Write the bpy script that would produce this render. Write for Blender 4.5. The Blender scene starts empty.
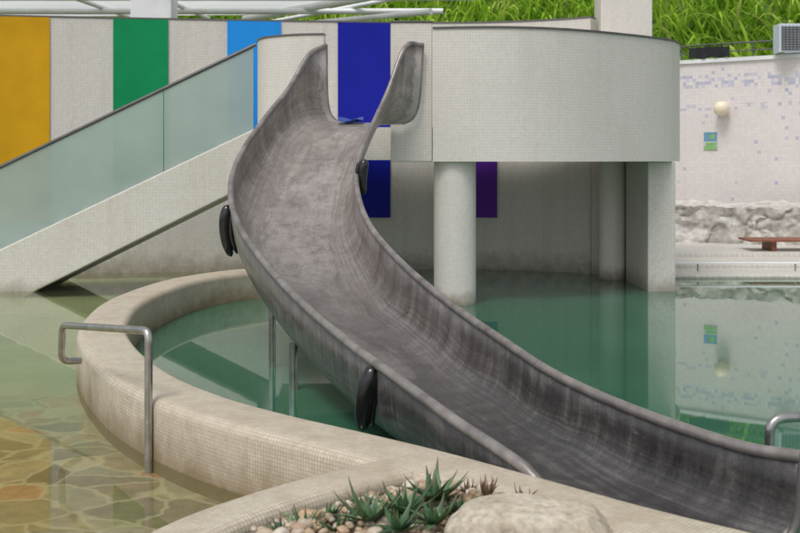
import bpy, math, random, bmesh
from mathutils import Vector, Matrix, noise
R=random.Random(7)
scene=bpy.context.scene
col=scene.collection
scene.view_settings.view_transform='Standard'
scene.view_settings.look='None'
scene.view_settings.exposure=0

# ------------------------------------------------------------------ helpers
def cr(pts,n=8):
    out=[]
    P=[tuple(map(float,p)) for p in pts]
    P=[tuple(2*a-b for a,b in zip(P[0],P[1]))]+P+[tuple(2*a-b for a,b in zip(P[-1],P[-2]))]
    for i in range(1,len(P)-2):
        p0,p1,p2,p3=P[i-1],P[i],P[i+1],P[i+2]
        for k in range(n):
            t=k/n
            out.append(tuple(0.5*((2*b)+(-a+c)*t+(2*a-5*b+4*c-d)*t*t+(-a+3*b-3*c+d)*t**3) for a,b,c,d in zip(p0,p1,p2,p3)))
    out.append(P[-2])
    return out

def link(o,parent=None):
    col.objects.link(o)
    if parent is not None:
        o.parent=parent
        o.location=-parent.location
    return o

def make(name,verts,faces,mat,parent=None,uvs=None,smooth=False,sharp=35,bevel=0.0):
    me=bpy.data.meshes.new(name)
    me.from_pydata([tuple(v) for v in verts],[],faces)
    me.update()
    uvl=me.uv_layers.new(name="UVMap")
    if uvs is not None:
        for p,fu in zip(me.polygons,uvs):
            for li,u in zip(p.loop_indices,fu):
                uvl.data[li].uv=u
    else:
        for p in me.polygons:
            n=p.normal
            if abs(n.z)>0.7:
                for li in p.loop_indices:
                    c=me.vertices[me.loops[li].vertex_index].co
                    uvl.data[li].uv=(c.x,c.y)
            else:
                t=Vector((-n.y,n.x,0)).normalized() if (n.x or n.y) else Vector((1,0,0))
                for li in p.loop_indices:
                    c=me.vertices[me.loops[li].vertex_index].co
                    uvl.data[li].uv=(c.dot(t),c.z)
    if smooth:
        for p in me.polygons: p.use_smooth=True
        me.set_sharp_from_angle(angle=math.radians(sharp))
    me.materials.append(mat)
    o=bpy.data.objects.new(name,me)
    link(o,parent)
    if bevel>0:
        b=o.modifiers.new("bevel",'BEVEL'); b.width=bevel; b.segments=2; b.limit_method='ANGLE'
    return o

def tag(o,label,cat,group=None,kind=None):
    o["label"]=label
    if cat: o["category"]=cat
    if group: o["group"]=group
    if kind: o["kind"]=kind
    return o

def empty(name,loc,label,cat):
    e=bpy.data.objects.new(name,None); e.empty_display_size=0.3
    e.location=loc; col.objects.link(e)
    return tag(e,label,cat)

def box_data(x0,x1,y0,y1,z0,z1,base=0):
    v=[(x0,y0,z0),(x1,y0,z0),(x1,y1,z0),(x0,y1,z0),(x0,y0,z1),(x1,y0,z1),(x1,y1,z1),(x0,y1,z1)]
    f=[(0,3,2,1),(4,5,6,7),(0,1,5,4),(1,2,6,5),(2,3,7,6),(3,0,4,7)]
    return v,[tuple(i+base for i in q) for q in f]
def box(name,x0,x1,y0,y1,z0,z1,mat,parent=None,bevel=0.01):
    v,f=box_data(x0,x1,y0,y1,z0,z1)
    return make(name,v,f,mat,parent,bevel=bevel)
def boxes(name,lst,mat,parent=None,bevel=0.0):
    V=[];F=[]
    for b in lst:
        v,f=box_data(*b,base=len(V)); V+=v;F+=f
    return make(name,V,F,mat,parent,bevel=bevel)

def sweep(name,path,prof,mat,parent=None,smooth=True,sharp=40,u0=0):
    V=[];F=[];U=[]
    n=len(path);m=len(prof)
    arc=[u0]
    for i in range(1,n):
        arc.append(arc[-1]+math.dist(path[i][:2],path[i-1][:2]))
    per=[0]
    for j in range(m):
        per.append(per[-1]+math.dist(prof[j],prof[(j+1)%m]))
    for i in range(n):
        a=path[max(i-1,0)];b=path[min(i+1,n-1)]
        t=Vector((b[0]-a[0],b[1]-a[1])).normalized()
        r=Vector((t.y,-t.x))
        for (o,z) in prof:
            V.append((path[i][0]+r.x*o,path[i][1]+r.y*o,z))
    for i in range(n-1):
        for j in range(m):
            k=(j+1)%m
            F.append((i*m+j,i*m+k,(i+1)*m+k,(i+1)*m+j))
            U.append([(arc[i],per[j]),(arc[i],per[j+1]),(arc[i+1],per[j+1]),(arc[i+1],per[j])])
    F.append(tuple(range(m))[::-1]); U.append([prof[j] for j in range(m)][::-1])
    F.append(tuple((n-1)*m+j for j in range(m))); U.append([prof[j] for j in range(m)])
    return make(name,V,F,mat,parent,uvs=U,smooth=smooth,sharp=sharp)

def tube_data(path,r,seg=12,base=0,closed=False,radii=None):
    P=[Vector(p) for p in path]; n=len(P)
    V=[];F=[]
    up=None
    for i in range(n):
        if closed: t=(P[(i+1)%n]-P[(i-1)%n]).normalized()
        else: t=(P[min(i+1,n-1)]-P[max(i-1,0)]).normalized()
        if up is None:
            up=Vector((0,0,1)) if abs(t.z)<0.9 else Vector((1,0,0))
        s=t.cross(up).normalized(); up=s.cross(t).normalized()
        rr=radii[i] if radii else r
        for k in range(seg):
            a=2*math.pi*k/seg
            V.append(P[i]+s*math.cos(a)*rr+up*math.sin(a)*rr)
    rng=n if closed else n-1
    for i in range(rng):
        i2=(i+1)%n
        for k in range(seg):
            k2=(k+1)%seg
            F.append((base+i*seg+k,base+i2*seg+k,base+i2*seg+k2,base+i*seg+k2))
    if not closed:
        F.append(tuple(base+k for k in range(seg)))
        F.append(tuple(base+(n-1)*seg+k for k in range(seg))[::-1])
    return V,F
def tube(name,path,r,mat,parent=None,seg=12,closed=False,radii=None):
    V,F=tube_data(path,r,seg,0,closed,radii)
    return make(name,V,F,mat,parent,smooth=True,sharp=60)

def cyl(name,x,y,r,z0,z1,mat,parent=None,seg=40):
    V=[];F=[];U=[]
    for k in range(seg):
        a=2*math.pi*k/seg
        V+= [(x+r*math.cos(a),y+r*math.sin(a),z0),(x+r*math.cos(a),y+r*math.sin(a),z1)]
    for k in range(seg):
        k2=(k+1)%seg
        F.append((2*k,2*k2,2*k2+1,2*k+1))
        u0=2*math.pi*r*k/seg;u1=2*math.pi*r*(k+1)/seg
        U.append([(u0,z0),(u1,z0),(u1,z1),(u0,z1)])
    F.append(tuple(2*k for k in range(seg))[::-1]);U.append([(0,0)]*seg)
    F.append(tuple(2*k+1 for k in range(seg)));U.append([(0,0)]*seg)
    return make(name,V,F,mat,parent,uvs=U,smooth=True,sharp=50)

# ------------------------------------------------------------------ materials
class M:
    def __init__(s,name):
        s.m=bpy.data.materials.new(name); s.m.use_nodes=True
        s.t=s.m.node_tree; s.n=s.t.nodes; s.n.clear()
        s.out=s.n.new('ShaderNodeOutputMaterial')
    def node(s,t,**k):
        x=s.n.new('ShaderNode'+t)
        for a,b in k.items():
            setattr(x,a,b)
        return x
    def L(s,a,b): s.t.links.new(a,b)
    def val(s,x,i,v):
        if hasattr(v,'is_output') : s.L(v,x.inputs[i])
        else: x.inputs[i].default_value=v
    def math(s,op,a,b=None,clamp=False):
        x=s.node('Math',operation=op); x.use_clamp=clamp
        s.val(x,0,a)
        if b is not None: s.val(x,1,b)
        return x.outputs[0]
    def mix(s,f,a,b,mode='MIX'):
        x=s.node('MixRGB',blend_type=mode)
        s.val(x,0,f)
        for i,c in ((1,a),(2,b)):
            if isinstance(c,tuple) and len(c)==3: c=c+(1,)
            s.val(x,i,c)
        return x.outputs[0]
    def noise(s,vec,scale,detail=3,rough=.5,vscale=None):
        if vscale:
            mp=s.node('Mapping'); mp.inputs['Scale'].default_value=vscale
            s.L(vec,mp.inputs[0]); vec=mp.outputs[0]
        x=s.node('TexNoise'); x.inputs['Scale'].default_value=scale
        x.inputs['Detail'].default_value=detail; x.inputs['Roughness'].default_value=rough
        s.L(vec,x.inputs['Vector']); return x.outputs['Fac']
    def ramp(s,f,stops):
        x=s.node('ValToRGB'); s.L(f,x.inputs[0])
        e=x.color_ramp.elements
        while len(e)<len(stops): e.new(.5)
        for a,(p,c) in zip(e,stops):
            a.position=p
            a.color=(c,c,c,1) if not isinstance(c,tuple) else c+(1,)
        return x.outputs[0]
    def pos(s): return s.node('NewGeometry').outputs['Position']
    def uv(s): return s.node('TexCoord').outputs['UV']
    def principled(s,color,rough=.6,metal=0,spec=.4,bump=None,bstr=.3,bdist=.01):
        p=s.node('BsdfPrincipled')
        if isinstance(color,tuple): color=color+(1,)
        s.val(p,'Base Color',color); s.val(p,'Roughness',rough); s.val(p,'Metallic',metal)
        p.inputs['Specular IOR Level'].default_value=spec
        if bump is not None:
            b=s.node('Bump'); b.inputs['Strength'].default_value=bstr; b.inputs['Distance'].default_value=bdist
            s.L(bump,b.inputs['Height']); s.L(b.outputs[0],p.inputs['Normal'])
        s.L(p.outputs[0],s.out.inputs[0])
        return p
    def sepz(s,v):
        x=s.node('SeparateXYZ'); s.L(v,x.inputs[0]); return x.outputs

def tile_mat(name,c1,c2,grout,size,stain=(.35,.30,.22),samt=.5,zg=None,rough=.45,mortar=.07,drips=.25,patch=0):
    m=M(name); uv=m.uv(); pos=m.pos()
    b=m.node('TexBrick'); b.offset=0; b.squash=1
    m.L(uv,b.inputs['Vector'])
    b.inputs['Scale'].default_value=1; b.inputs['Brick Width'].default_value=size; b.inputs['Row Height'].default_value=size
    b.inputs['Mortar Size'].default_value=size*mortar; b.inputs['Mortar Smooth'].default_value=.3
    b.inputs['Color1'].default_value=c1+(1,); b.inputs['Color2'].default_value=c2+(1,); b.inputs['Mortar'].default_value=grout+(1,)
    n1=m.noise(pos,.9,5,.6)
    f1=m.ramp(n1,[(.42,0.0),(.72,1.0)])
    c=m.mix(m.math('MULTIPLY',f1,samt),b.outputs['Color'],tuple(a*.62+bb*.38 for a,bb in zip(c1,stain)))
    n2=m.noise(pos,3.0,4,.6,vscale=(1.6,1.6,.12))
    f2=m.ramp(n2,[(.5,0.0),(.75,1.0)])
    c=m.mix(m.math('MULTIPLY',f2,drips),c,stain)
    if patch:
        n3=m.noise(pos,3.5,7,.72)
        c=m.mix(m.math('MULTIPLY',m.ramp(n3,[(.47,0.0),(.66,1.0)]),patch),c,stain)
    n4=m.noise(pos,22,3,.7)
    c=m.mix(.15,c,m.ramp(n4,[(.3,.25),(.7,.9)]),'OVERLAY')
    if zg:
        z=m.sepz(pos)[2]
        zn=m.math('ADD',z,m.math('MULTIPLY',m.math('SUBTRACT',m.noise(pos,5,5,.65),.5),zg[1]*1.3))
        mr=m.node('MapRange'); m.L(zn,mr.inputs[0])
        mr.inputs[1].default_value=zg[0]+zg[1]; mr.inputs[2].default_value=zg[0]
        c=m.mix(m.math('MULTIPLY',mr.outputs[0],zg[2]),c,zg[3])
    m.principled(c,rough,bump=b.outputs['Fac'],bstr=.25,bdist=-.003)
    return m.m

def plain(name,color,rough=.5,metal=0,var=.25,scale=6,spec=.4,bstr=.15):
    m=M(name); pos=m.pos()
    n=m.noise(pos,scale,4,.6)
    d=tuple(x*(1-var) for x in color); l=tuple(min(1,x*(1+var*.5)) for x in color)
    m.principled(m.ramp(n,[(.3,d),(.7,l)]),rough,metal,spec,bump=m.noise(pos,scale*8,3),bstr=bstr,bdist=.004)
    return m.m

grime=(.16,.12,.07)
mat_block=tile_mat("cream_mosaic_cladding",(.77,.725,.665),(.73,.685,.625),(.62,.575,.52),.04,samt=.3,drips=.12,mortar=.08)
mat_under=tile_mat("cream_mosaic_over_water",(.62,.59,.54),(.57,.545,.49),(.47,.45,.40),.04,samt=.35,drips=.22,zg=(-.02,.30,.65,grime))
mat_col=tile_mat("column_mosaic",(.75,.71,.655),(.70,.665,.61),(.60,.57,.51),.035,samt=.2,drips=.12,zg=(.0,.22,.8,grime))
mat_back=tile_mat("weathered_wall_mosaic",(.66,.63,.58),(.62,.59,.54),(.53,.51,.46),.05,samt=.35,drips=.2,zg=(-.05,.42,.75,(.18,.14,.09)))
mat_stair=tile_mat("stair_cladding",(.66,.635,.58),(.63,.60,.55),(.56,.53,.48),.05,samt=.35,drips=.16,zg=(-.05,.25,.7,(.22,.19,.13)))
mat_curb=tile_mat("curb_mosaic",(.63,.56,.455),(.55,.485,.39),(.37,.315,.235),.024,stain=(.27,.19,.11),samt=.85,drips=.32,mortar=.1,zg=(.0,.26,.85,(.20,.14,.07)),patch=.30)
mat_deck=tile_mat("deck_tiles",(.68,.65,.60),(.62,.59,.54),(.47,.44,.40),.1,samt=.5,drips=0.1,zg=(-.02,.06,.7,grime))

def mosaic_wall():
    m=M("random_blue_mosaic"); uv=m.uv()
    s=.085
    sc=m.node('VectorMath',operation='SCALE'); m.L(uv,sc.inputs[0]); sc.inputs['Scale'].default_value=1/s
    fl=m.node('VectorMath',operation='FLOOR'); m.L(sc.outputs[0],fl.inputs[0])
    wn=m.node('TexWhiteNoise'); m.L(fl.outputs[0],wn.inputs['Vector'])
    fr=m.node('VectorMath',operation='FRACTION'); m.L(sc.outputs[0],fr.inputs[0])
    x,y,z=m.sepz(fr.outputs[0])
    def edge(a): return m.math('GREATER_THAN',m.math('ABSOLUTE',m.math('SUBTRACT',a,.5)),.44)
    g=m.math('MAXIMUM',edge(x),edge(y))
    h=m.sepz(m.pos())[2]
    def band(z0,w):
        return m.math('LESS_THAN',m.math('ABSOLUTE',m.math('SUBTRACT',h,z0)),w)
    dens=m.math('ADD',m.math('MULTIPLY',band(4.02,.17),.42),m.math('ADD',m.math('MULTIPLY',band(3.36,.085),.2),.02))
    blue=m.math('LESS_THAN',wn.outputs[0],dens)
    cc=m.node('SeparateColor'); m.L(wn.outputs['Color'],cc.inputs[0])
    base=m.mix(cc.outputs[1],(.79,.73,.71),(.73,.67,.655))
    bl=m.mix(cc.outputs[2],(.62,.60,.67),(.44,.45,.58))
    c=m.mix(blue,base,bl)
    c=m.mix(m.math('MULTIPLY',g,.5),c,(.62,.57,.56))
    st=m.ramp(m.noise(m.pos(),.7,5,.6),[(.45,0.0),(.75,.3)])
    c=m.mix(st,c,(.52,.47,.43))
    m.principled(c,.4)
    return m.m
mat_mosaic=mosaic_wall()

def slide_mat():
    m=M("weathered_slide_steel"); uv=m.uv(); pos=m.pos()
    u,v,_=m.sepz(uv)
    wob=m.math('ADD',v,m.math('MULTIPLY',m.math('SUBTRACT',m.noise(pos,.9,2),.5),.35))
    cx=m.node('CombineXYZ'); m.L(u,cx.inputs[0]); m.L(wob,cx.inputs[1])
    n1=m.noise(cx.outputs[0],1.0,6,.68,vscale=(.5,13,1))
    n2=m.noise(uv,1.0,5,.7,vscale=(7,.7,1))
    n3=m.noise(pos,1.3,7,.68)
    n5=m.noise(pos,7,6,.72)
    n4=m.noise(pos,55,3,.6)
    side=m.ramp(m.math('ABSOLUTE',m.math('SUBTRACT',v,1.0)),[(.4,.05),(.7,1.0)])
    f=m.math('ADD',m.math('MULTIPLY',n1,.34),m.math('ADD',m.math('MULTIPLY',n3,.34),m.math('MULTIPLY',n5,.22)))
    f=m.math('ADD',f,m.math('ADD',m.math('MULTIPLY',m.math('MULTIPLY',m.math('SUBTRACT',n2,.5),side),.40),.05))
    warm=m.ramp(f,[(.36,(.135,.115,.10)),(.48,(.245,.215,.195)),(.60,(.40,.36,.33))])
    dark=m.ramp(f,[(.37,(.028,.026,.026)),(.5,(.074,.068,.066)),(.63,(.19,.176,.168))])
    mr=m.node('MapRange'); m.L(m.math('ADD',u,m.math('MULTIPLY',m.math('SUBTRACT',n3,.5),5)),mr.inputs[0]); mr.inputs[1].default_value=2.0; mr.inputs[2].default_value=8.5
    c=m.mix(mr.outputs[0],warm,dark)
    sc=m.ramp(m.noise(cx.outputs[0],1.0,4,.75,vscale=(2.2,30,1)),[(.63,0.0),(.72,.6)])
    c=m.mix(m.math('MULTIPLY',sc,m.ramp(n3,[(.45,0.0),(.6,1.0)])),c,(.40,.37,.34))
    uu=m.math('ADD',u,m.math('MULTIPLY',m.math('SUBTRACT',n5,.5),.8))
    vv=m.math('ADD',v,m.math('MULTIPLY',m.math('SUBTRACT',m.noise(pos,3,4,.6),.5),.25))
    du=m.math('DIVIDE',m.math('SUBTRACT',uu,3.0),1.7); dv=m.math('DIVIDE',m.math('SUBTRACT',m.math('ADD',vv,m.math('MULTIPLY',u,.06)),1.22),.26)
    rr=m.math('ADD',m.math('MULTIPLY',du,du),m.math('MULTIPLY',dv,dv))
    pt=m.math('MULTIPLY',m.ramp(rr,[(.60,.7),(.96,0.0)]),m.ramp(n5,[(.40,.1),(.6,.75)]))
    c=m.mix(pt,c,(.35,.32,.295))
    edge=m.ramp(rr,[(.80,0.0),(.90,.28),(1.0,0.0)])
    c=m.mix(edge,c,(.11,.095,.085))
    fr=m.math('FRACT',m.math('DIVIDE',u,2.9))
    seam=m.math('LESS_THAN',m.math('ABSOLUTE',m.math('SUBTRACT',fr,.5)),.0022)
    c=m.mix(m.math('MULTIPLY',seam,.3),c,(.07,.06,.055))
    lip=m.ramp(m.math('ADD',u,m.math('MULTIPLY',m.math('SUBTRACT',n5,.5),.5)),[(.10,.8),(.16,0.0)])
    c=m.mix(lip,c,(.48,.44,.41))
    c=m.mix(.3,c,m.ramp(n4,[(.3,.2),(.7,.85)]),'OVERLAY')
    rough=m.math('ADD',m.math('MULTIPLY',n5,.35),.17)
    m.principled(c,rough,.2,.55,bump=m.math('ADD',f,m.math('MULTIPLY',n5,.25)),bstr=.3,bdist=.012)
    return m.m
mat_slide=slide_mat()
mat_rim=plain("rolled_rim_metal",(.29,.262,.245),.4,.35,.45,5)
mat_steel=plain("stainless_tube",(.50,.48,.46),.28,.9,.3,9)
mat_rail=plain("dark_handrail_metal",(.16,.15,.15),.4,.6,.2)
mat_rubber=plain("black_rubber",(.012,.012,.013),.2,0,.4,5,.7,.05)
mat_white=plain("white_painted_steel",(.80,.81,.81),.45,0,.12,2)
mat_trim=plain("dark_coping_metal",(.16,.15,.14),.5,.3,.2)
mat_wood=plain("red_brown_wood",(.26,.10,.06),.55,0,.4,8)
mat_ac=plain("pale_blue_casing",(.60,.67,.74),.5,0,.1)
mat_black=plain("black_cloth",(.02,.02,.025),.8,0,.4)
mat_globe=plain("aged_opal_globe",(.84,.74,.54),.3,0,.06,5,.5,.02)
mat_soil=plain("planter_soil",(.09,.065,.045),.95,0,.5,20)
mat_ground=plain("bare_ground",(.10,.11,.07),.95,0,.4,.5)
mat_hill=plain("hill_undergrowth",(.14,.27,.04),.95,0,.6,1.5)
panels_col={'yellow':(.62,.33,.006),'green':(.002,.26,.09),'sky_blue':(.015,.27,.76),'deep_blue':(.006,.012,.31),'purple':(.10,.02,.30)}
mat_panel={k:plain(k+"_panel_paint",c,.5,0,.14,1.2,.2,.03) for k,c in panels_col.items()}

def membrane():
    m=M("white_roof_membrane")
    c=m.ramp(m.noise(m.pos(),.6,4),[(.3,(.78,.79,.80)),(.7,(.88,.89,.89))])
    d=m.node('BsdfDiffuse'); m.L(c,d.inputs[0]); t=m.node('BsdfTranslucent'); m.L(c,t.inputs[0])
    mx=m.node('MixShader'); mx.inputs[0].default_value=.6
    m.L(d.outputs[0],mx.inputs[1]); m.L(t.outputs[0],mx.inputs[2]); m.L(mx.outputs[0],m.out.inputs[0]); return m.m
mat_membrane=membrane()

def rock_mat(name,stops,scale,bs=.6,bd=.05):
    m=M(name); pos=m.pos()
    n=m.noise(pos,scale,8,.65)
    n2=m.noise(pos,scale*7,4,.6)
    c=m.mix(.35,m.ramp(n,stops),m.ramp(n2,[(.3,.1),(.7,.9)]),'OVERLAY')
    m.principled(c,.85,bump=m.math('ADD',n,m.math('MULTIPLY',n2,.3)),bstr=bs,bdist=bd)
    return m.m
mat_rock=rock_mat("boulder_stone",[(.35,(.40,.34,.25)),(.55,(.50,.44,.35)),(.7,(.56,.51,.42))],4,.3,.015)
def rubble_mat():
    m=M("rubble_stone"); u,v,_=m.sepz(m.uv()); pos=m.pos()
    c=m.ramp(u,[(0,(.50,.465,.42)),(.3,(.57,.53,.48)),(.6,(.64,.60,.55)),(.85,(.53,.50,.46)),(1,(.66,.63,.58))])
    c=m.mix(.6,c,m.ramp(m.noise(pos,3.5,8,.72),[(.32,.2),(.68,.95)]),'OVERLAY')
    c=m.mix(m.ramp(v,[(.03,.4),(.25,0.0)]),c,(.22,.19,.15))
    m.principled(c,.85,bump=m.noise(pos,7,7,.75),bstr=.7,bdist=.07); return m.m
mat_rubble=rubble_mat()

def pebble_mat():
    m=M("river_pebbles"); u=m.sepz(m.uv())[0]
    c=m.ramp(u,[(0,(.54,.47,.36)),(.25,(.34,.23,.14)),(.45,(.62,.56,.47)),(.65,(.40,.32,.24)),(.85,(.48,.33,.19)),(1,(.18,.16,.14))])
    c=m.mix(.3,c,m.ramp(m.noise(m.pos(),60,4),[(.3,.2),(.7,.8)]),'OVERLAY')
    m.principled(c,.5); return m.m
mat_pebble=pebble_mat()

def grass_mat():
    m=M("tall_grass_blades"); u,v,_=m.sepz(m.uv())
    c=m.ramp(u,[(0,(.22,.42,.04)),(.35,(.44,.68,.07)),(.7,(.62,.82,.13)),(.93,(.78,.86,.26)),(1,(.66,.6,.3))])
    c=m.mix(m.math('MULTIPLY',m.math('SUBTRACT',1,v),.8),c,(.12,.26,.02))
    d=m.node('BsdfDiffuse'); m.L(c,d.inputs[0])
    t=m.node('BsdfTranslucent'); m.L(c,t.inputs[0])
    mx=m.node('MixShader'); mx.inputs[0].default_value=.45
    m.L(d.outputs[0],mx.inputs[1]); m.L(t.outputs[0],mx.inputs[2]); m.L(mx.outputs[0],m.out.inputs[0])
    return m.m
mat_grass=grass_mat()
def leaf_mat(name,a,b,tip):
    m=M(name); u,v,_=m.sepz(m.uv())
    c=m.mix(u,a,b); c=m.mix(m.ramp(v,[(.6,0.0),(1,.8)]),c,tip)
    c=m.mix(.3,c,m.ramp(m.noise(m.pos(),90,3),[(.35,.2),(.65,.8)]),'OVERLAY')
    m.principled(c,.4); return m.m
mat_aloe=leaf_mat("succulent_green",(.04,.095,.045),(.12,.21,.09),(.16,.12,.06))
mat_aloe_red=leaf_mat("succulent_reddish",(.12,.06,.04),(.15,.12,.06),(.24,.05,.04))

def glass_mat():
    m=M("frosted_green_glass")
    p=m.node('BsdfPrincipled')
    n=m.noise(m.pos(),.8,4,.6)
    m.L(m.ramp(n,[(.3,(.40,.485,.455)),(.7,(.50,.575,.54))]),p.inputs['Base Color'])
    p.inputs['Roughness'].default_value=.22
    t=m.node('BsdfTransparent'); t.inputs[0].default_value=(.75,.9,.84,1)
    mx=m.node('MixShader'); mx.inputs[0].default_value=.66
    m.L(t.outputs[0],mx.inputs[1]); m.L(p.outputs[0],mx.inputs[2]); m.L(mx.outputs[0],m.out.inputs[0])
    return m.m
mat_glass=glass_mat()

def water(name,diff,trans,tfac,ior=1.45,bscale=1.3,bs=.10):
    m=M(name); pos=m.pos()
    n=m.noise(pos,bscale,2,.5)
    bp=m.node('Bump'); bp.inputs['Strength'].default_value=bs; bp.inputs['Distance'].default_value=.02
    m.L(n,bp.inputs['Height'])
    f=m.node('Fresnel'); f.inputs[0].default_value=ior; m.L(bp.outputs[0],f.inputs['Normal'])
    g=m.node('BsdfGlossy'); g.inputs['Roughness'].default_value=.02; g.inputs[0].default_value=(1,1,1,1); m.L(bp.outputs[0],g.inputs['Normal'])
    d=m.node('BsdfDiffuse')
    c=m.mix(m.ramp(m.noise(pos,.35,4,.6),[(.35,0.0),(.7,1.0)]),diff,tuple(x*1.3 for x in diff)); m.L(c,d.inputs[0])
    t=m.node('BsdfTransparent'); t.inputs[0].default_value=trans+(1,)
    b=m.node('MixShader'); b.inputs[0].default_value=tfac; m.L(d.outputs[0],b.inputs[1]); m.L(t.outputs[0],b.inputs[2])
    mx=m.node('MixShader'); m.L(f.outputs[0],mx.inputs[0]); m.L(b.outputs[0],mx.inputs[1]); m.L(g.outputs[0],mx.inputs[2])
    m.L(mx.outputs[0],m.out.inputs[0]); return m.m
mat_deep=water("pool_water_deep",(.045,.165,.098),(.20,.50,.34),.26,ior=1.72,bscale=1.0,bs=.03)
mat_shal=water("pool_water_shallow",(.19,.225,.13),(.90,.93,.80),.92,ior=1.22,bscale=1.3,bs=.06)

def floor_mat():
    m=M("flagstone_pool_floor"); pos=m.pos()
    w=m.node('TexNoise'); w.inputs['Scale'].default_value=1.8; w.inputs['Detail'].default_value=4; m.L(pos,w.inputs['Vector'])
    vm=m.node('VectorMath',operation='ADD'); m.L(pos,vm.inputs[0])
    sc=m.node('VectorMath',operation='SCALE'); sc.inputs['Scale'].default_value=.5; m.L(w.outputs['Color'],sc.inputs[0]); 
    fl=m.node('VectorMath',operation='MULTIPLY'); m.L(sc.outputs[0],fl.inputs[0]); fl.inputs[1].default_value=(1,1,0)
    m.L(fl.outputs[0],vm.inputs[1])
    v1=m.node('TexVoronoi'); v1.inputs['Scale'].default_value=2.9; m.L(vm.outputs[0],v1.inputs['Vector'])
    v2=m.node('TexVoronoi',feature='DISTANCE_TO_EDGE'); v2.inputs['Scale'].default_value=2.9; m.L(vm.outputs[0],v2.inputs['Vector'])
    s=m.node('SeparateColor'); m.L(v1.outputs['Color'],s.inputs[0])
    c=m.ramp(s.outputs[0],[(0,(.17,.13,.085)),(.25,(.36,.28,.17)),(.42,(.23,.165,.095)),(.6,(.43,.36,.24)),(.75,(.36,.16,.075)),(.85,(.34,.285,.18)),(1,(.20,.18,.125))])
    c=m.mix(.5,c,m.ramp(m.noise(pos,6,7,.7),[(.3,.2),(.7,.85)]),'OVERLAY')
    e=m.ramp(m.math('ADD',v2.outputs['Distance'],m.math('MULTIPLY',m.math('SUBTRACT',m.noise(pos,12,3),.5),.04)),[(.02,1.0),(.065,0.0)])
    c=m.mix(m.math('MULTIPLY',e,.6),c,(.50,.44,.31))
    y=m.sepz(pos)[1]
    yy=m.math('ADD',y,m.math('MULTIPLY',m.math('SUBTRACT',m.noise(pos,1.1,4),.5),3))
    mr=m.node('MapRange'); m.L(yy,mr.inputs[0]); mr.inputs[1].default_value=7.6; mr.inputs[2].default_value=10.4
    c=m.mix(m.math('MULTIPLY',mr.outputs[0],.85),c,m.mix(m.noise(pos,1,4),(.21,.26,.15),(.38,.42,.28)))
    m.principled(c,.7); return m.m
mat_flag=floor_mat()
mat_pfloor=tile_mat("pool_floor_tiles",(.16,.40,.28),(.13,.35,.25),(.1,.24,.18),.1,samt=.3)

# ------------------------------------------------------------------ ground / water
g=make("ground",[(-300,-300,-1.45),(300,-300,-1.45),(300,400,-1.45),(-300,400,-1.45)],[(0,1,2,3)],mat_ground)
tag(g,"bare earth ground around the pool complex",None,kind="structure")

curb_path=cr([(-1.7,16.45),(-2.35,15.9),(-2.93,14.7),(-3.14,12.7),(-2.93,10.9),(-2.55,9.6),(-1.95,8.25),(-1.38,7.38),(-.88,6.83),(-.35,6.35),(.1,5.93),(.55,5.45),(.98,4.98),(1.33,4.65),(1.9,4.15),(2.6,3.6)],8)
cp2=[(p[0],p[1]) for p in curb_path]
def fill_poly(name,pts,z,mat):
    bm=bmesh.new(); vs=[bm.verts.new((x,y,z)) for x,y in pts]
    f=bm.faces.new(vs); bmesh.ops.triangulate(bm,faces=[f]); bm.normal_update()
    if bm.faces[:][0].normal.z<0: bmesh.ops.reverse_faces(bm,faces=bm.faces[:])
    V=[v.co[:] for v in bm.verts]; idx={v:i for i,v in enumerate(bm.verts)}
    F=[tuple(idx[v] for v in f.verts) for f in bm.faces]; bm.free()
    return make(name,V,F,mat)
left=[(-1.7,24)]+cp2+[(2.6,-3),(-16,-3),(-16,24)]
right=[(-1.7,24)]+cp2+[(2.6,-3),(16,-3),(16,18.9),(4.0,18.9),(4.0,24)]
w1=fill_poly("shallow_pool_water",left,0.0,mat_shal); tag(w1,"clear shallow pool water over flagstones",None,kind="structure")
w2=fill_poly("pool_water",right,0.0,mat_deep); tag(w2,"still green pool water below the slide",None,kind="structure")
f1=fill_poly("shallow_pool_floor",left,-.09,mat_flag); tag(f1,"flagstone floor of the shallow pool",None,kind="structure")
f2=fill_poly("pool_floor",right,-1.3,mat_pfloor); tag(f2,"tiled floor of the deep pool",None,kind="structure")

# ------------------------------------------------------------------ curb wall (pool rim)
def round_prof(w,z0,z1,r,n=5):
    h=w/2; P=[(-h,z0)]
    for k in range(n+1):
        a=math.pi-(math.pi/2)*k/n
        P.append((-h+r+r*math.cos(a),z1-r+r*math.sin(a)))
    for k in range(n+1):
        a=math.pi/2-(math.pi/2)*k/n
        P.append((h-r+r*math.cos(a),z1-r+r*math.sin(a)))
    P.append((h,z0))
    return P
wall=sweep("pool_rim_wall",cp2,round_prof(.46,-1.4,.40,.07),mat_curb)
tag(wall,"low curved cream mosaic wall around the slide pool","pool wall")
pl_path=[(p[0],p[1]) for p in cr([(-1.25,3.5),(-1.1,4.2),(-.93,4.75),(-.62,5.2),(-.25,5.58),(.1,5.86)],8)]
pw=sweep("planter_wall",pl_path,round_prof(.30,-1.4,.407,.06),mat_curb)
tag(pw,"low cream mosaic planter wall beside the shallow pool","planter wall")

soil=[(-1.2,3.0)]+[(p[0]+.05,p[1]-.02) for p in pl_path]+[(.55,5.40),(.98,4.93),(1.33,4.6),(1.9,4.1),(2.5,3.6),(2.5,3.0)]
so=fill_poly("planter_soil",soil,.33,mat_soil); tag(so,"dark planter soil under pebbles",None,kind="structure")

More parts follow.
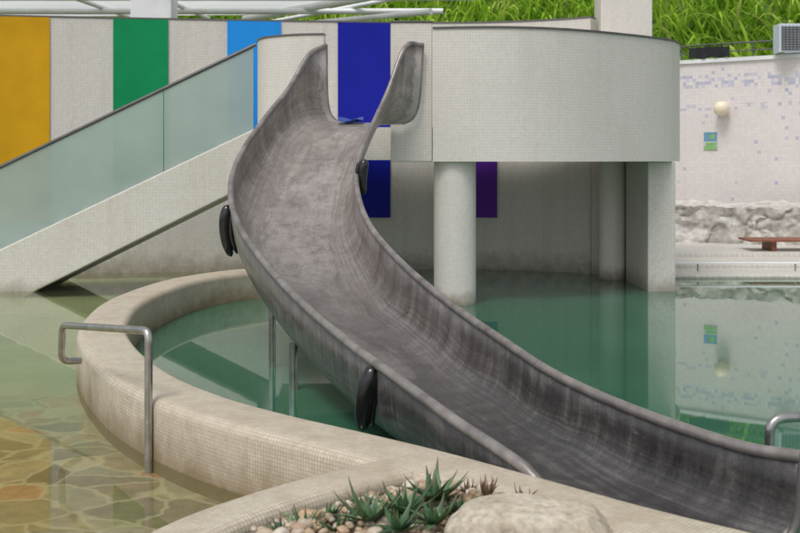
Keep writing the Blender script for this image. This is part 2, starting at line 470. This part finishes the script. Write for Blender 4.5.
def inside(x,y,poly):
    c=False;n=len(poly);j=n-1
    for i in range(n):
        xi,yi=poly[i];xj,yj=poly[j]
        if (yi>y)!=(yj>y) and x<(xj-xi)*(y-yi)/(yj-yi)+xi: c=not c
        j=i
    return c
inner=[(-.92,3.6),(-.78,4.55),(-.5,5.0),(-.15,5.38),(.08,5.58),(.32,5.40),(.75,4.92),(1.1,4.55),(1.65,4.05),(1.9,3.6)]
bm=bmesh.new(); bmesh.ops.create_icosphere(bm,subdivisions=2,radius=1)
ico_v=[v.co.copy() for v in bm.verts]; idx={v:i for i,v in enumerate(bm.verts)}
ico_f=[tuple(idx[v] for v in f.verts) for f in bm.faces]; bm.free()
V=[];F=[];U=[]
cnt=0
while cnt<1250:
    x=R.uniform(-1,1.9);y=R.uniform(4.2,5.65)
    if not inside(x,y,inner): continue
    cnt+=1
    rs=R.uniform(.014,.030) if R.random()<.85 else R.uniform(.030,.044)
    sx,sy,sz=rs*R.uniform(.9,1.4),rs*R.uniform(.8,1.1),rs*R.uniform(.5,.8)
    a=R.uniform(0,6.28);z=.345+R.uniform(0,.05)+.03*math.sin(x*4)*math.sin(y*5)
    rot=Matrix.Rotation(a,3,'Z')@Matrix.Rotation(R.uniform(-.4,.4),3,'X')
    b=len(V);sd=R.random()*50
    for v in ico_v:
        k=1+.3*noise.noise(v*1.2+Vector((sd,0,0)))
        q=rot@Vector((v.x*sx*k,v.y*sy*k,v.z*sz*k)); V.append((q.x+x,q.y+y,q.z+z))
    cu=R.random()
    for f in ico_f:
        F.append(tuple(i+b for i in f)); U.append([(cu,0)]*3)
pb=make("pebbles",V,F,mat_pebble,uvs=U,smooth=True,sharp=180)
tag(pb,"rounded tan and white river pebbles in the planter","pebbles",kind="stuff")

bm=bmesh.new(); bmesh.ops.create_icosphere(bm,subdivisions=5,radius=1)
for v in bm.verts:
    n=1+.16*noise.noise(v.co*1.3+Vector((3,1,5)))+.03*noise.noise(v.co*4)
    p=v.co*n
    p.z=max(p.z,-.5)
    if p.z>.55: p.z=.55+(p.z-.55)*.45
    v.co=Vector((p.x*.36,p.y*.25,p.z*.20))
idx={v:i for i,v in enumerate(bm.verts)}
V=[(v.co.x+.56,v.co.y+4.72,v.co.z+.39) for v in bm.verts]; F=[tuple(idx[v] for v in f.verts) for f in bm.faces]; bm.free()
bo=make("boulder",V,F,mat_rock,smooth=True,sharp=180)
tag(bo,"smooth flat-topped tan boulder lying in pebbles","boulder")

def succulent(x,y,z,n,ln,mat,label,seed,wid=.022,lo=5,hi=42):
    r=random.Random(seed);V=[];F=[];U=[]
    for i in range(n):
        a=i*2.399+r.uniform(-.3,.3); L=ln*r.uniform(.75,1.1)*(1 if i>n*.25 else .65); el=math.radians(r.uniform(lo,hi)) if i>n*.25 else math.radians(r.uniform(45,75))
        cu=r.random();b=len(V);segs=6
        d=Vector((math.cos(a),math.sin(a),0));s=Vector((-math.sin(a),math.cos(a),0))
        p=Vector((x,y,z))+d*.012
        for k in range(segs+1):
            t=k/segs;w=wid*(1-t)**.8*(.75+.5*math.sin(math.pi*min(t*1.5,1)))+.0008
            ang=el+(.55*t if i%3 else -.35*t)
            if k: p=p+(d*math.cos(ang)+Vector((0,0,1))*math.sin(ang))*L/segs
            nn=(Vector((0,0,1))*math.cos(ang)-d*math.sin(ang))
            V+= [p-s*w+nn*w*.35,p-nn*w*.30,p+s*w+nn*w*.35,p+nn*w*.12]
        for k in range(segs):
            for j in range(4):
                j2=(j+1)%4
                F.append((b+4*k+j,b+4*k+j2,b+4*k+4+j2,b+4*k+4+j)); U.append([(cu,k/segs)]*2+[(cu,(k+1)/segs)]*2)
    o=make("succulent_plant",V,F,mat,uvs=U,smooth=True,sharp=70)
    tag(o,label,"plant",group="spiky succulents in the planter"); return o
g1="broad green spiky succulent rosette growing among pebbles"
g2="small thin-leaved green succulent among pebbles"
g3="small reddish succulent beside the planter edge"
succulent(.16,5.16,.41,20,.20,mat_aloe,g1,1,.027)
succulent(.02,4.98,.40,18,.20,mat_aloe,g1,2,.024)
succulent(-.14,4.87,.40,18,.20,mat_aloe,g1,3,.022)
succulent(.15,4.84,.40,16,.17,mat_aloe,g1,4,.020)
succulent(-.01,4.72,.41,16,.17,mat_aloe,g1,14,.018)
succulent(.27,5.00,.40,14,.13,mat_aloe,g1,15,.017)
for (x,y,l,sd) in ((-.42,4.84,.16,5),(-.27,4.80,.17,8),(-.5,4.76,.13,10),(-.16,5.12,.12,11),(-.32,5.0,.11,12)):
    succulent(x,y,.38,13,l,mat_aloe,g2,sd,.012)
succulent(.41,5.20,.41,9,.11,mat_aloe_red,g3,6,.016,30,70)
succulent(.57,5.04,.42,8,.11,mat_aloe_red,g3,7,.015,30,70)
succulent(.33,5.28,.40,8,.08,mat_aloe_red,g3,19,.013,30,70)
succulent(1.0,4.6,.36,10,.08,mat_aloe_red,g3,9,.013,30,70)

# ------------------------------------------------------------------ slide
slide=empty("water_slide",(.2,7.5,0),"weathered grey metal water slide curving into the pool","water slide")
ST=[(-1.02,15.18,.31,15.12,3.58,3.58,2.50,6.5,.04),
    (-1.24,14.92,.07,14.86,3.42,3.52,2.47,5.0,.06),
    (-1.46,14.5,-.16,14.5,2.95,2.90,2.34,3.8,.08),
    (-1.72,14.0,-.35,14.0,2.53,2.44,1.98,3.5,.04),
    (-1.93,13.3,-.50,13.3,2.06,2.02,1.50,3.6,0),
    (-1.94,12.6,-.50,12.68,1.69,1.68,1.12,3.8,0),
    (-1.72,11.6,-.34,11.93,1.36,1.31,.77,4.2,0),
    (-1.305,10.4,0.0,10.87,1.06,1.0,.46,4.6,0),
    (-.836,9.2,.43,9.65,.82,.745,.23,4.8,0),
    (-.36,7.9,.83,8.53,.68,.578,.11,4.8,0),
    (-.01,7.02,1.08,7.72,.60,.50,.07,4.6,0),
    (.31,6.3,1.40,6.78,.51,.475,.05,4.2,0),
    (.65,5.70,1.80,5.94,.40,.465,.04,4.2,0),
    (1.02,5.24,2.05,5.60,.16,.49,.035,5.5,0)]
SS=cr(ST,10)
m=40
V=[];F=[];U=[];arc=[0]
for i,s in enumerate(SS):
    if i: 
        a=SS[i-1]; arc.append(arc[-1]+math.dist(((s[0]+s[2])/2,(s[1]+s[3])/2,s[6]),((a[0]+a[2])/2,(a[1]+a[3])/2,a[6])))
    L=Vector((s[0],s[1]));Rr=Vector((s[2],s[3]))
    for j in range(m+1):
        th=math.pi*j/m
        a=-math.copysign(abs(math.cos(th))**(2/s[7]),math.cos(th))
        h=1-max(math.sin(th),0)**(2/s[7])
        a*=.95+.05*h
        w=(a+1)/2
        w2=w-s[8]*(1-h)*.5
        xy=L.lerp(Rr,w2)
        zr=s[4]*(1-w)+s[5]*w
        dent=.008*noise.noise(Vector((arc[-1]*.9,j*.25,3)))
        V.append((xy.x,xy.y,s[6]+(zr-s[6])*h+dent))
n=len(SS)
for i in range(n-1):
    for j in range(m):
        a=i*(m+1)+j
        F.append((a,a+1,a+m+2,a+m+1))
        U.append([(arc[i],j/m*2),(arc[i],(j+1)/m*2),(arc[i+1],(j+1)/m*2),(arc[i+1],j/m*2)])
ch=make("chute",V,F,mat_slide,slide,uvs=U,smooth=True,sharp=80)
so_=ch.modifiers.new("thick",'SOLIDIFY'); so_.thickness=.03; so_.offset=0
rimL=[(s[0],s[1],s[4]) for s in SS[:121]]+[(.69,5.655,.365),(.73,5.61,.32)]
rimR=[(s[2],s[3],s[5]) for s in SS]
tube("rim",rimL,.034,mat_rim,slide)
tube("rim",rimR,.034,mat_rim,slide)
eL=[V[j] for j in range(0,16)]; eR=[V[m-j] for j in range(0,18)]
tube("edge_trim",eL,.024,mat_rim,slide); tube("edge_trim",eR,.024,mat_rim,slide)
b0=(n-1)*(m+1)
tube("end_flange",[V[b0+j] for j in range(3,m+1)],.024,mat_trim,slide)
tube("support_post",[(-1.23,10.6,-1.3),(-1.23,10.6,.62)],.034,mat_steel,slide)
tube("support_post",[(-.93,9.6,-1.3),(-.93,9.6,.40)],.038,mat_steel,slide)
def fender(c,h,tilt,bow,r=.045,out=(-1,0)):
    """smooth bent rubber pad hugging the flank, with a slimmer backing strap"""
    VV=[];FF=[]
    for off,hh,rr in ((0,1.0,1.0),(1.15,.9,.5)):
        pts=[];rad=[]
        for k in range(25):
            t=k/24*2-1
            z=t*h/2*hh
            b=(1-t*t)*bow
            pts.append((c[0]+out[0]*(b-off*r)+z*tilt,c[1]+out[1]*(b-off*r)-off*r*.2,c[2]+z))
            rad.append(rr*r*(max(1-abs(t)**5,0)**.5*.9+.10)*(1+.18*t))
        v,f=tube_data(pts,r,16,len(VV),False,rad); VV+=v;FF+=f
    return make("rubber_bumper",VV,FF,mat_rubber,slide,smooth=True,sharp=60)
fender((-1.90,12.30,1.21),.58,-.06,.06,.062)
fender((-.21,7.38,.40),.44,.18,.03,.058,(-.88,-.47))
fender((-.42,12.95,1.80),.42,.04,-.02,.055,(1,0))
V=[];F=[]
for i in range(9):
    for j in range(7):
        x=-.84+.34*j/6; y=15.12-.25*i/8
        V.append((x,y,2.535+.03*math.sin(i*1.3+j)-.02*i/8+ .04*abs(j-3)/3))
for i in range(8):
    for j in range(6):
        a=i*7+j;F.append((a,a+1,a+8,a+7))
mm=make("entry_mat",V,F,plain("blue_vinyl",(.05,.09,.35),.4),None,smooth=True)
tag(mm,"crumpled blue vinyl mat at the top of the slide","mat")

# ------------------------------------------------------------------ pavilion
pav=empty("pool_pavilion",(1.5,17,0),"raised cream mosaic pool platform with curved parapet on columns","building")
front=cr([(.45,15.12),(1.09,15.02),(1.78,15.08),(2.51,15.38),(3.32,15.95),(3.9,16.45),(4.22,16.85),(4.45,17.5),(4.5,18.2),(4.35,18.9),(4.0,19.4)],8)
front=[(p[0],p[1]) for p in front]
def wall_prof(t,z0,z1): return [(0,z0),(0,z1),(-t,z1),(-t,z0)]
sweep("parapet",front,wall_prof(.18,1.98,3.80),mat_block,pav)
sweep("parapet_coping",front,[(.015,3.803),(.015,3.83),(-.195,3.83),(-.195,3.803)],mat_trim,pav)
box("return_wall",-.125,.447,15.20,15.38,1.975,3.90,mat_block,pav,.015)
box("return_wall_coping",-.14,.46,15.185,15.395,3.903,3.925,mat_trim,pav,.004)
leftp=[(p[0],p[1]) for p in cr([(-2.12,16.55),(-2.08,16.1),(-1.92,15.72),(-1.6,15.45),(-1.3,15.33),(-1.06,15.3)],6)]
sweep("parapet",leftp,wall_prof(.15,1.98,3.74),mat_block,pav)
sweep("parapet_coping",leftp,[(.012,3.743),(.012,3.765),(-.162,3.765),(-.162,3.743)],mat_trim,pav)
slab_pts=[(-2.1,19.7),(-1.98,16.4),(-1.75,15.85),(-1.4,15.5),(-1.0,15.45),(.0,15.42),(.43,15.42)]+[(p[0]-.03,p[1]+.14) for p in front[3:-8]]+[(3.6,19.0),(2.9,19.4),(1.5,19.8)]
n=len(slab_pts)
V=[(x,y,2.0) for x,y in slab_pts]+[(x,y,2.46) for x,y in slab_pts]
F=[tuple(range(n))[::-1],tuple(range(n,2*n))]+[(i,(i+1)%n,n+(i+1)%n,n+i) for i in range(n)]
make("floor_slab",V,F,mat_block,pav)
cyl("column",.77,15.42,.295,-1.4,2.0,mat_col,pav)
cyl("column",3.58,18.55,.22,-1.4,2.0,mat_col,pav)
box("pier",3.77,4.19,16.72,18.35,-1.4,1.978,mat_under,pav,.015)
box("roof_pillar",3.52,4.42,19.25,19.95,2.0,7.5,mat_block,pav,.02)

# ------------------------------------------------------------------ back wall with panels
bw=empty("pool_back_wall",(-2,19.8,0),"long cream mosaic wall with bright coloured panels","wall")
wp=[(-10.5,18.3),(-8.2,18.9),(-6.14,19.28),(-4.13,19.6),(-2.15,19.88),(-.18,20.1),(.9,20.15),(1.9,20.02),(2.8,19.68),(3.35,19.35)]
wps=[(p[0],p[1]) for p in cr(wp,10)]
sweep("wall_body",wps,wall_prof(.25,-1.4,4.50),mat_back,bw)
sweep("wall_coping",wps,[(.012,4.503),(.012,4.53),(-.262,4.53),(-.262,4.503)],mat_trim,bw)
wl=[(p[0],p[1]) for p in cr([(3.36,19.345),(3.7,19.05),(3.98,18.7),(4.1,18.37)],8)]
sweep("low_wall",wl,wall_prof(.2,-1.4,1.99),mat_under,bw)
def yat(x):
    for a,b in zip(wps,wps[1:]):
        if a[0]<=x<=b[0]:
            t=(x-a[0])/(b[0]-a[0]); return a[1]+(b[1]-a[1])*t
    return wps[-1][1]
def panel(x0,x1,mat,lab,z0=.95,z1=4.497):
    pts=[(x0+(x1-x0)*k/8,yat(x0+(x1-x0)*k/8)) for k in range(9)]
    o=sweep("colour_panel",pts,[(.03,z0),(.03,z1),(-.02,z1),(-.02,z0)],mat,bw)
    o["label"]=lab
panel(-7.16,-6.14,mat_panel['yellow'],"tall golden yellow wall panel")
panel(-5.07,-4.13,mat_panel['green'],"tall green wall panel",1.6)
panel(-3.10,-2.15,mat_panel['sky_blue'],"tall sky blue wall panel",2.3)
panel(-1.13,-.18,mat_panel['deep_blue'],"tall deep blue wall panel")
panel(.83,1.77,mat_panel['purple'],"dark purple wall panel below the platform",.95,2.3)
panel(-9.2,-8.2,mat_panel['deep_blue'],"tall deep blue wall panel")

# ------------------------------------------------------------------ staircase
st=empty("staircase",(-4.5,17.2,0),"cream clad outdoor staircase with frosted glass balustrade","staircase")
sl=.479
def ztop(x): return .63+sl*(x+6.07)
poly=[(-7.7,-.4),(-7.7,ztop(-7.7)+.02),(-2.16,ztop(-2.16)),(-2.16,1.69),(-5.52,.02),(-6.2,-.4)]
def prism(name,poly,y0,y1,mat,parent,bevel=.02):
    n=len(poly)
    V=[(x,y0,z) for x,z in poly]+[(x,y1,z) for x,z in poly]
    F=[tuple(range(n))[::-1],tuple(range(n,2*n))]+[(i,(i+1)%n,n+(i+1)%n,n+i) for i in range(n)]
    return make(name,V,F,mat,parent,bevel=bevel)
prism("stringer",poly,16.7,16.9,mat_stair,st)
prism("stringer",poly,18.2,18.4,mat_stair,st)
B=[];nst=15
for i in range(nst):
    x=-2.3-(i)*.35; z=2.40-i*.168
    B.append((x-.35,x,16.9,18.2,z-.32,z))
boxes("steps",B,mat_stair,st)
def pane(x0,x1):
    e=.012
    prism("glass_panel",[(x0,ztop(x0)+e),(x0,ztop(x0)+1.26),(x1,ztop(x1)+1.26),(x1,ztop(x1)+e)],16.79,16.81,mat_glass,st,0)
pane(-7.6,-6.22); pane(-6.20,-3.615); pane(-3.6,-2.24)
tube("handrail",[(-7.7,16.8,ztop(-7.7)+1.28),(-2.2,16.8,ztop(-2.2)+1.28)],.030,mat_rail,st)

# ------------------------------------------------------------------ handrails
def arcpath(pts,r=.09,n=6):
    P=[Vector(p) for p in pts];out=[P[0]]
    for i in range(1,len(P)-1):
        a=(P[i-1]-P[i]).normalized();b=(P[i+1]-P[i]).normalized()
        p1=P[i]+a*r;p2=P[i]+b*r
        for k in range(n+1):
            t=k/n; out.append(p1*(1-t)**2+P[i]*2*t*(1-t)+p2*t*t)
    out.append(P[-1]);return out
hr=empty("pool_handrail",(-1.68,7.35,-.09),"bent stainless steel handrail by the shallow pool wall","handrail")
tube("rail_tube",arcpath([(-1.68,7.35,-.09),(-1.68,7.35,.86),(-2.64,8.60,.71),(-2.66,8.64,.42),(-2.56,8.80,.395)],.075),.027,mat_steel,hr,16)
hr2=empty("pool_handrail",(2.15,6.55,-1.3),"bent stainless steel handrail standing in the pool","handrail")
tube("rail_tube",arcpath([(2.2,6.55,-1.3),(2.2,6.55,.46),(3.0,6.75,.46),(3.0,6.75,-1.3)],.1),.03,mat_steel,hr2,16)
cyl("base_flange",2.2,6.55,.06,-1.3,-1.285,mat_steel,hr2,20)

# ------------------------------------------------------------------ far deck, steps, wall
dk=boxes("pool_deck",[(4.2,22,18.6,19.7,-1.4,.06),(4.2,22,19.7,21.2,-1.4,.13),(4.2,22,21.2,34,-1.4,.21)],mat_deck,None,.02)
tag(dk,"pale tiled stepped pool deck",None,kind="structure")
lr=empty("low_edge_rail",(6,19.2,.06),"long low steel rail along the pool edge","rail")
tube("rail_tube",[(4.6,19.2,.20),(12,19.2,.20)],.02,mat_white,lr)
for i,x in enumerate((5.2,6.9,8.6,10.3)):
    tube("rail_post",[(x,19.2,.06),(x,19.2,.19)],.018,mat_steel,lr)
def fy(x): return 28.8-.754*(x-7.26)
fw=empty("mosaic_wall",(8.5,27.9,.2),"tall pale mosaic wall with scattered lilac blue tiles","wall")
sweep("wall_body",[(2.5,fy(2.5)),(14,fy(14))],wall_prof(.3,.2,4.50),mat_mosaic,fw,smooth=False)
sweep("wall_coping",[(2.5,fy(2.5)),(14,fy(14))],[(.05,4.502),(.05,4.60),(-.33,4.60),(-.33,4.502)],mat_white,fw,smooth=False)
V=[];F=[];U=[];UV=[]
nx=320;nz=30
for i in range(nx+1):
    x=3.0+9.0*i/nx; yb=24.0-.45*(x-6.3)
    for j in range(nz+1):
        t=j/nz; z=.15+.80*min(t*1.25,1); y=yb+ (0 if t<.8 else (t-.8)*5*3.6)
        p=Vector((x,yb*.3 if t<.8 else y,z))
        q=Vector((p.x*1.7,p.y*1.7,p.z*2.4))+Vector((noise.noise(p*2),0,noise.noise(p*2+Vector((5,5,5)))))*.8
        ds,ps=noise.voronoi(q)
        gr_=min((ds[1]-ds[0])*3.0,1.0); hsh=(math.sin(ps[0].x*12.99+ps[0].y*3.1+ps[0].z*78.2)*43758.5)%1
        d=.05*gr_**.5+.06*hsh+noise.noise(p*5)*.07+noise.noise(p*11)*.04+noise.noise(p*1.2)*.10
        V.append((x,y-d*(1 if t<.85 else .2),z+((.03*gr_+.05*hsh+.08*noise.noise(p*4)) if t>.7 else 0)))
        UV.append((hsh,gr_))
for i in range(nx):
    for j in range(nz):
        a=i*(nz+1)+j;f=(a,a+nz+1,a+nz+2,a+1);F.append(f);U.append([UV[k] for k in f])
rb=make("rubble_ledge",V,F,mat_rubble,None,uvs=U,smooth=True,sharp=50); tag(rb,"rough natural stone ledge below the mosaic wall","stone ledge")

lx,ly=8.26,fy(8.26)
nrm=Vector((-.754,-1,0)).normalized()
lamp=empty("wall_lamp",(lx,ly,3.3),"round opal globe lamp mounted on the mosaic wall","lamp")
bm=bmesh.new(); bmesh.ops.create_icosphere(bm,subdivisions=3,radius=1)
ico3=[v.co.copy() for v in bm.verts]; idx={v:i for i,v in enumerate(bm.verts)}; ico3f=[tuple(idx[v] for v in f.verts) for f in bm.faces]; bm.free()
V=[(lx+nrm.x*.2+v.x*.19,ly+nrm.y*.2+v.y*.19,3.3+v.z*.19) for v in ico3]
make("globe",V,ico3f,mat_globe,lamp,smooth=True,sharp=180)
tube("lamp_base",[(lx-nrm.x*.01,ly-nrm.y*.01,3.3),(lx+nrm.x*.07,ly+nrm.y*.07,3.3)],.13,mat_white,lamp,20)
sx=7.98; sy=fy(sx); tg=Vector((1,-.754,0)).normalized()
sg=empty("wall_sign",(sx,sy,2.5),"small blue and green mosaic emblem on the wall","sign")
def plate(name,u0,u1,z0,z1,off,mat,parent):
    V=[]
    for o in (off-.018,off):
        for (u,z) in ((u0,z0),(u1,z0),(u1,z1),(u0,z1)):
            V.append((sx+tg.x*u+nrm.x*o,sy+tg.y*u+nrm.y*o,z))
    F=[(0,3,2,1),(4,5,6,7),(0,1,5,4),(1,2,6,5),(2,3,7,6),(3,0,4,7)]
    return make(name,V,F,mat,parent)
mb=plain("emblem_blue",(.16,.33,.52),.4); mg=plain("emblem_green",(.25,.50,.18),.4); mw=plain("emblem_white",(.6,.68,.6),.4)
plate("backing",-.18,.18,2.26,2.72,.02,mw,sg)
plate("emblem",-.17,.17,2.27,2.36,.026,mg,sg)
plate("emblem",-.12,.17,2.38,2.45,.026,mg,sg)
plate("emblem",-.17,.17,2.48,2.71,.026,mb,sg); plate("emblem",-.03,.11,2.54,2.66,.032,mg,sg)

bn=empty("low_bench",(8,22,.21),"low red brown slatted wooden bench on the deck","bench")
boxes("seat",[(6.85,9.6,21.5+i*.16,21.5+i*.16+.14,.40,.44) for i in range(5)],mat_wood,bn,.005)
for x in (7.3,9.2): box("leg",x,x+.1,21.6,22.2,.21,.397,mat_wood,bn)

ac=empty("air_conditioner",(9.7,27.2,4.6),"pale blue outdoor air conditioner unit above the wall","air conditioner")
box("casing",9.22,10.35,26.75,27.2,4.62,5.32,mat_ac,ac,.02)
boxes("grille",[(9.28,10.0,26.725,26.745,4.68+i*.06,4.70+i*.06) for i in range(10)]+[(9.28+i*.09,9.30+i*.09,26.731,26.748,4.67,5.26) for i in range(9)],mat_rail,ac)
for x in (9.3,10.2): box("stand",x,x+.06,26.8,27.2,4.605,4.618,mat_rail,ac,.002)
V=[];F=[]
for i in range(25):
    for j in range(13):
        u=i/24;t=j/12; x=7.50+.86*u
        top=4.90-.04*noise.noise(Vector((u*6,0,1)))
        if t<.5: z=4.62+(top-4.62)*(t*2)+.02*math.sin(u*14)*(1-2*t); off=-.07-.03*math.sin(u*22)*(1-t*2)
        else: z=top; off=-.07+(t-.5)*.7
        V.append((x,fy(x)+off,z))
for i in range(24):
    for j in range(12):
        a=i*13+j;F.append((a,a+13,a+14,a+1))
bb=make("draped_cloth",V,F,mat_black,smooth=True,sharp=60); tag(bb,"black cloth draped over the top of the wall","cloth")
rl=empty("wall_top_railing",(8.9,27.7,4.6),"thin dark metal railing above the mosaic wall","railing")
def wp_(x,z): return (x,fy(x)+.2,z)
tube("top_bar",[wp_(7.2,4.98),wp_(13,4.98)],.022,mat_rail,rl); tube("lower_bar",[wp_(7.2,4.78),wp_(13,4.78)],.016,mat_rail,rl)
for i in range(11):
    x=7.4+i*.5; tube("railing_post",[wp_(x,4.6),wp_(x,4.98)],.02,mat_rail,rl)

# ------------------------------------------------------------------ hill and grass
def y0(x): return 33.0 if x<4.0 else max(30.6-.754*(x-7.26),23)
def hz(x,s): return 3.4+1.25*s+.5*noise.noise(Vector((x*.25,s*.3,2)))
V=[];F=[];nx=60;ns=20
for i in range(nx+1):
    x=-30+60*i/nx
    V.append((x,y0(x),-1.4))
    for j in range(ns): 
        s=14*j/(ns-1); V.append((x,y0(x)+s,hz(x,s)))
for i in range(nx):
    for j in range(ns):
        a=i*(ns+1)+j;F.append((a,a+ns+1,a+ns+2,a+1))
hl=make("hillside",V,F,mat_hill,None,smooth=True,sharp=60); tag(hl,"steep green hillside behind the pool",None,kind="structure")
V=[];F=[];U=[]
for i in range(9000):
    x=R.uniform(-9,16); s=R.uniform(.2,6.0)
    p=Vector((x,y0(x)+s,hz(x,s)-.1)); L=R.uniform(1.0,2.2); w=R.uniform(.03,.07)
    a=R.uniform(0,6.28); d=Vector((math.cos(a),math.sin(a),0)); sd=Vector((-d.y,d.x,0)); 
    if s<1.2 and d.y<0: d.y=-d.y
    if abs(sd.x)<.4: sd=(sd+Vector((.6,0,0))).normalized()
    el=math.radians(R.uniform(64,88)); bend=R.uniform(.4,2.6); b=len(V);cu=min(1,max(0,R.gauss(.5,.24)+.5*noise.noise(p*.7)))
    for k in range(7):
        t=k/6; ww=w*(1-t**2)+.002
        if k:
            an=el-bend*t*t*1.2; p=p+(d*math.cos(an)+Vector((0,0,1))*math.sin(an))*L/6
        V+=[p-sd*ww,p+sd*ww]
    for k in range(6):
        F.append((b+2*k,b+2*k+1,b+2*k+3,b+2*k+2)); U.append([(cu,.3+.7*k/6)]*2+[(cu,.3+.7*(k+1)/6)]*2)
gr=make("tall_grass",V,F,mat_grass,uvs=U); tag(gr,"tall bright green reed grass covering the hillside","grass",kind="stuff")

# ------------------------------------------------------------------ canopy roof
rf=empty("canopy_roof",(-5,24,4.5),"white canopy roof on steel tubes above the wall","roof")
rp=[(-16,20.8),(2.0,20.8),(-1.6,25.0),(-3.9,27.6),(-16,28.3)]
make("roof_sheet",[(x,y,5.64) for x,y in rp],[(0,1,2,3,4)],mat_membrane,rf)
tube("beam",[(2.0,20.8,5.54),(-3.9,27.6,5.54)],.09,mat_white,rf)
tube("beam",[(-14,25.6,5.46),(1.0,25.6,5.46)],.07,mat_white,rf)
tube("beam",[(-14,23.4,5.46),(1.6,23.4,5.46)],.07,mat_white,rf)
tube("beam",[(-3.6,27.6,5.3),(.6,21.5,4.9)],.06,mat_white,rf)
tube("beam",[(-3.6,27.6,5.4),(1.5,23.5,5.75)],.05,mat_white,rf)
for x in (-10.5,-7.5,-5.6): tube("rafter",[(x,21,5.55),(x+.8,27.6,5.55)],.05,mat_white,rf)
box("roof_post",-4.98,-4.22,20.3,20.9,4.0,5.598,mat_white,rf,.02)
box("roof_post",-12,-11.6,27.5,27.9,-1.4,5.598,mat_white,rf,.02)

# ------------------------------------------------------------------ light, world, camera
w=bpy.data.worlds.new("World"); scene.world=w; w.use_nodes=True
nt=w.node_tree; bg=nt.nodes['Background']
sky=nt.nodes.new('ShaderNodeTexSky'); sky.sky_type='NISHITA'; sky.sun_disc=False
sky.sun_elevation=math.radians(62); sky.sun_rotation=math.radians(210); sky.dust_density=3; sky.air_density=1.0
hs=nt.nodes.new('ShaderNodeHueSaturation'); hs.inputs['Saturation'].default_value=.35
nt.links.new(sky.outputs[0],hs.inputs['Color']); nt.links.new(hs.outputs[0],bg.inputs[0]); bg.inputs[1].default_value=.15
sd=bpy.data.lights.new("sun",'SUN'); sd.energy=1.5; sd.angle=math.radians(18); sd.color=(1,.97,.92)
su=bpy.data.objects.new("sun",sd); col.objects.link(su)
el,az=math.radians(62),math.radians(210)
dirv=Vector((math.sin(az)*math.cos(el),math.cos(az)*math.cos(el),math.sin(el)))
su.rotation_euler=dirv.to_track_quat('Z','Y').to_euler(); su.location=(0,0,20)

cam=bpy.data.cameras.new("camera"); co=bpy.data.objects.new("camera",cam); col.objects.link(co)
co.location=(0,0,2); co.rotation_euler=(math.radians(90),0,0)
cam.lens=49.5; cam.sensor_width=36; cam.shift_y=-.133; cam.clip_end=2000
cam.dof.use_dof=True; cam.dof.focus_distance=9.5; cam.dof.aperture_fstop=3.5
scene.camera=co
